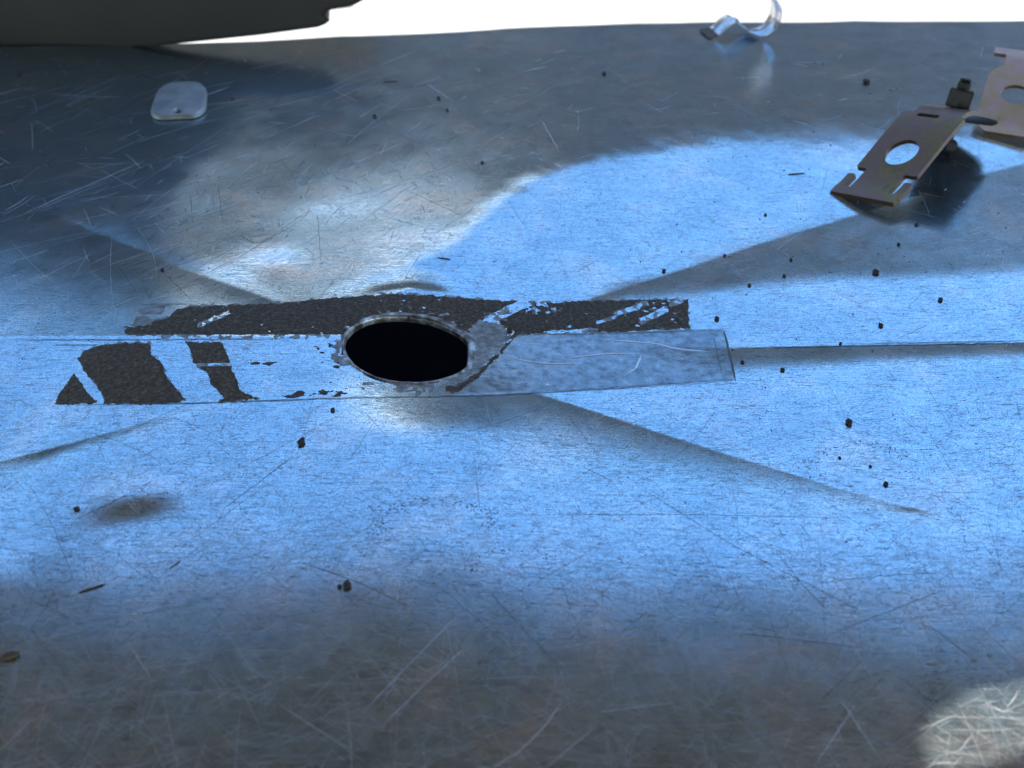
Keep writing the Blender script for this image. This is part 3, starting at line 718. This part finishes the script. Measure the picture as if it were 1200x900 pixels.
def clip_piece(name, i0, i1, m, thick=.0011):
    bm = bmesh.new(); rows = []; WN = 15
    for i in range(i0, i1):
        row = []
        for k in range(WN):
            w = k / (WN - 1); rib = .0009 * math.exp(-((w - .5) / .13) ** 2) * sstep(4, 18, i) * sstep(128, 112, i)
            row.append(bm.verts.new((xx[i] + nx[i] * rib - .0035 * w, yc + .016 * w, zz[i] + nz_[i] * rib)))
        rows.append(row)
    for a, b in zip(rows, rows[1:]):
        for k in range(WN - 1): bm.faces.new((a[k], b[k], b[k + 1], a[k + 1]))
    bmesh.ops.solidify(bm, geom=bm.faces[:], thickness=thick)
    return adopt(link_bm(name, bm, m, None, True), clip)
clip_piece('curved_band', 11, 130, M['galv']); clip_piece('foot', 0, 13, M['foot_brown'], .0012)

# grey plate at the upper left
tc = [on(*q) for q in ((172.5, 144), (241, 141), (245, 102), (188, 104))]
ctr = sum(tc) / 4
tg = empty('metal_plate', tuple(ctr)); tag(tg, 'small dull grey rounded plate with a tiny hole, upper left', 'metal plate')
A, B = np.meshgrid(np.linspace(-1.05, 1.05, 70), np.linspace(-1.05, 1.05, 80), indexing='ij')
Fd = box_sdf(A, B + .10 * A * A - .05, 0, 0, 1.0, .95, .62)
Fd = np.minimum(Fd, np.hypot((A - .02) / 1.2, (B + .66) / 1.1) - .085)
V, fc = iso(A, B, Fd)
a_, b_ = V[:, 0] * .5 + .5, V[:, 1] * .5 + .5
X, Y = [(tc[0][k] * (1 - a_) + tc[1][k] * a_) * (1 - b_) + (tc[3][k] * (1 - a_) + tc[2][k] * a_) * b_ for k in (0, 1)]
e = np.clip(V[:, 2] / .07, 0, 1)
Zt = zs(X, Y) + .0003 + .0021 * np.sqrt(np.maximum(0, 1 - (1 - e) ** 2)) + .0016 * b_
adopt(link('plate_body', [tuple(q) for q in np.stack([X, Y, Zt], -1).tolist()], fc, M['tag'], None), tg)

# the dark thing beyond the far left corner
yd = float(yfar(-.3)) + .012
out = [(-330, 120), (214, 52), (300, 43), (372, 33.5), (381, 30), (386, 26), (382, 20), (384, 14), (395, 11.5), (412, 9), (426, 1.5), (440, -10), (440, -18), (400, -24), (262, -34), (215, -110), (100, -220), (-60, -280), (-330, -300)]
bm = bmesh.new(); f0 = [bm.verts.new((*[(lambda r_: (r_[0], yd, r_[1]))(atY(a, b, yd))][0],)) for a, b in out]
f1 = [bm.verts.new((v.co.x - .02, v.co.y + .16, v.co.z)) for v in f0]
for k in range(len(f0)): bm.faces.new((f0[k], f0[(k + 1) % len(f0)], f1[(k + 1) % len(f0)], f1[k]))
bm.faces.new(f0); bm.faces.new(list(reversed(f1)))
bmesh.ops.recalc_face_normals(bm, faces=bm.faces[:])
bmesh.ops.bevel(bm, geom=[e for e in bm.edges if abs(e.verts[0].co.y - e.verts[1].co.y) < 1e-4], offset=.0025, segments=3, affect='EDGES')
tag(link_bm('dark_case', bm, M['black']), 'dark blurred case standing beyond the far left corner of the panel', 'case')

# crumbs, flakes and twigs
def crumb(px, py, size, label, cat='crumb', name='dirt_crumb', m='crumb', stretch=(1, 1, .7), rot=0.0, seed=0, bend=0.0):
    c = on(px, py); dist = math.sqrt(c[0] ** 2 + c[1] ** 2 + HC ** 2); r = size * .43 * dist / F
    bm = bmesh.new(); bmesh.ops.create_icosphere(bm, subdivisions=2, radius=1)
    rr_ = random.Random(int(px * 7 + py))
    for v in bm.verts:
        k = 1 + .28 * (rr_.random() - .5)
        x, y, z = v.co.x * r * stretch[0] * k, v.co.y * r * stretch[1] * k * 1.3, v.co.z * r * stretch[2] * k
        y += bend * (x * x) / max(r * stretch[0], 1e-6)
        v.co = (x * math.cos(rot) - y * math.sin(rot), x * math.sin(rot) + y * math.cos(rot), z + r * stretch[2] * .75)
    o = link_bm(name, bm, M[m]); o.location = tuple(c)
    return tag(o, label, cat, 'loose dirt on the panel')
for a in ((995, 496, 9.5, 'black square crumb alone on the bright blue area below the right seam'),
          (1026, 320, 8.5, 'black crumb on the grey crease wedge below the pipe clamp'),
          (1015, 97, 8, 'dark crumb between the curled strap and the pipe clamp'),
          (1038, 568, 6.5, 'dark crumb just above the lower right crease end'),
          (1102, 352, 6, 'brown crumb at the right above the seam'),
          (1032, 382, 6, 'crumb on the blue area below the wedge, above the seam'),
          (1074, 264, 5, 'crumb just below the foot of the pipe clamp'),
          (1053, 287, 4.5, 'crumb midway between the clamp foot and the black wedge crumb'),
          (927, 305, 4.5, 'upper of two small crumbs in the middle of the grey wedge'),
          (919, 324, 4.5, 'lower of two small crumbs in the middle of the grey wedge'),
          (878, 335, 5, 'small crumb at the lower edge of the grey wedge'),
          (849, 300, 4.5, 'small crumb on the crease line above the wedge'),
          (778, 318, 5.5, 'crumb on the bright side of the upper right crease'),
          (840, 374, 6.5, 'greyish crumb right of the end of the dark residue strip'),
          (897, 252, 4, 'tiny crumb high in the bright blue area left of the clamp'),
          (870, 425, 5, 'crumb right of the tape strip end'),
          (917, 434, 6, 'brown crumb on the dull band below the seam'),
          (985, 403, 4, 'tiny crumb lying on the seam line'),
          (984, 537, 4, 'tiny speck below the black square crumb'),
          (1020, 547, 4, 'tiny speck left of the crumb by the crease end'),
          (190, 317, 5, 'dark crumb on the upper left crease'),
          (22, 87, 5, 'dark crumb near the upper left corner'),
          (272, 116, 4.5, 'small crumb right of the grey plate'),
          (514, 116, 5, 'upper of two crumbs in the upper middle'),
          (524, 130, 4.5, 'lower of two crumbs in the upper middle'),
          (439, 137, 5, 'crumb below the thin twig in the upper middle'),
          (708, 87, 5.5, 'dark crumb alone near the far edge in the middle'),
          (565, 191, 4.5, 'small crumb left of the bright blue wedge'),
          (597, 388, 8, 'black chip between the dark residue strip and the tape'),
          (398, 688, 6, 'left bit of the dark double crumb low in the middle'),
          (407, 687, 11, 'large bit of the dark double crumb low in the middle')):
    crumb(*a)
crumb(354, 519, 16, 'dark curled flake on the blue area below the residue', 'flake', 'dirt_flake', 'crumb', (.85, .36, .5), 1.15, bend=.35)
crumb(90, 597, 10, 'small dark seed left of the brown dent', 'seed', 'seed', 'crumb', (.8, .38, .5), .3)
crumb(12, 770, 30, 'brown flake at the left edge near the bottom', 'flake', 'dirt_flake', 'flake', (.8, .28, .2), .45)
crumb(108, 690, 36, 'thin dark splinter low on the left side', 'splinter', 'splinter', 'crumb', (.95, .06, .07), .5)
crumb(205, 662, 24, 'pale grey fibre low on the left side', 'fibre', 'fibre', 'flake', (.8, .07, .05), .95)
crumb(457, 96, 24, 'thin twig lying in the upper middle', 'twig', 'twig', 'flake', (.95, .06, .07), .3)
crumb(933, 204, 26, 'thin pale sliver on the bright area left of the clamp', 'sliver', 'sliver', 'flake', (.9, .06, .06), .15)
crumb(178, 52, 16, 'dark fleck in the dim upper left', 'fleck', 'dirt_fleck', 'crumb', (.9, .25, .1), -.7)
crumb(520, 303, 22, 'dull fleck beside the bright patch above the hole', 'fleck', 'dirt_fleck', 'flake', (.9, .09, .06), -.25)
crumb(390, 601 - 120, 6, 'tiny dark grain below the hole on the left', 'grain')
# dust too small to pick apart
gv, gf = [], []
def grit(n, box, s0, s1):
    u = rng.uniform(box[0], box[2], n); v = rng.uniform(box[1], box[3], n); q = on(u, v); d_ = np.sqrt(q[0] ** 2 + q[1] ** 2 + HC ** 2)
    for k in range(n):
        if math.hypot(q[0][k] - HOLE_C[0], q[1][k] - HOLE_C[1]) < HOLE_R + .002 or q[1][k] > yfar(q[0][k]) - .003: continue
        r = rng.uniform(s0, s1) ** 1.0 * d_[k] / F / 2; b = len(gv); a = rng.uniform(0, 6.3)
        for j in range(4):
            rr = r * rng.uniform(.6, 1.3); gv.append((q[0][k] + rr * math.cos(a + j * 1.57), q[1][k] + 1.3 * rr * math.sin(a + j * 1.57), q[2][k] - .00005))
        gv.append((q[0][k], q[1][k], q[2][k] + r * .9))
        for j in range(4): gf.append((b + j, b + (j + 1) % 4, b + 4))
grit(420, (0, 180, 1200, 720), 1.0, 2.4); grit(80, (700, 230, 1200, 640), 1.5, 3.2); grit(120, (0, 60, 1200, 250), 1.2, 2.6); grit(80, (0, 720, 1200, 895), 1.2, 2.5)
tag(link('grit', gv, gf, M['crumb'], None, False), 'fine dark grit scattered over the whole panel', 'grit', kind='stuff')
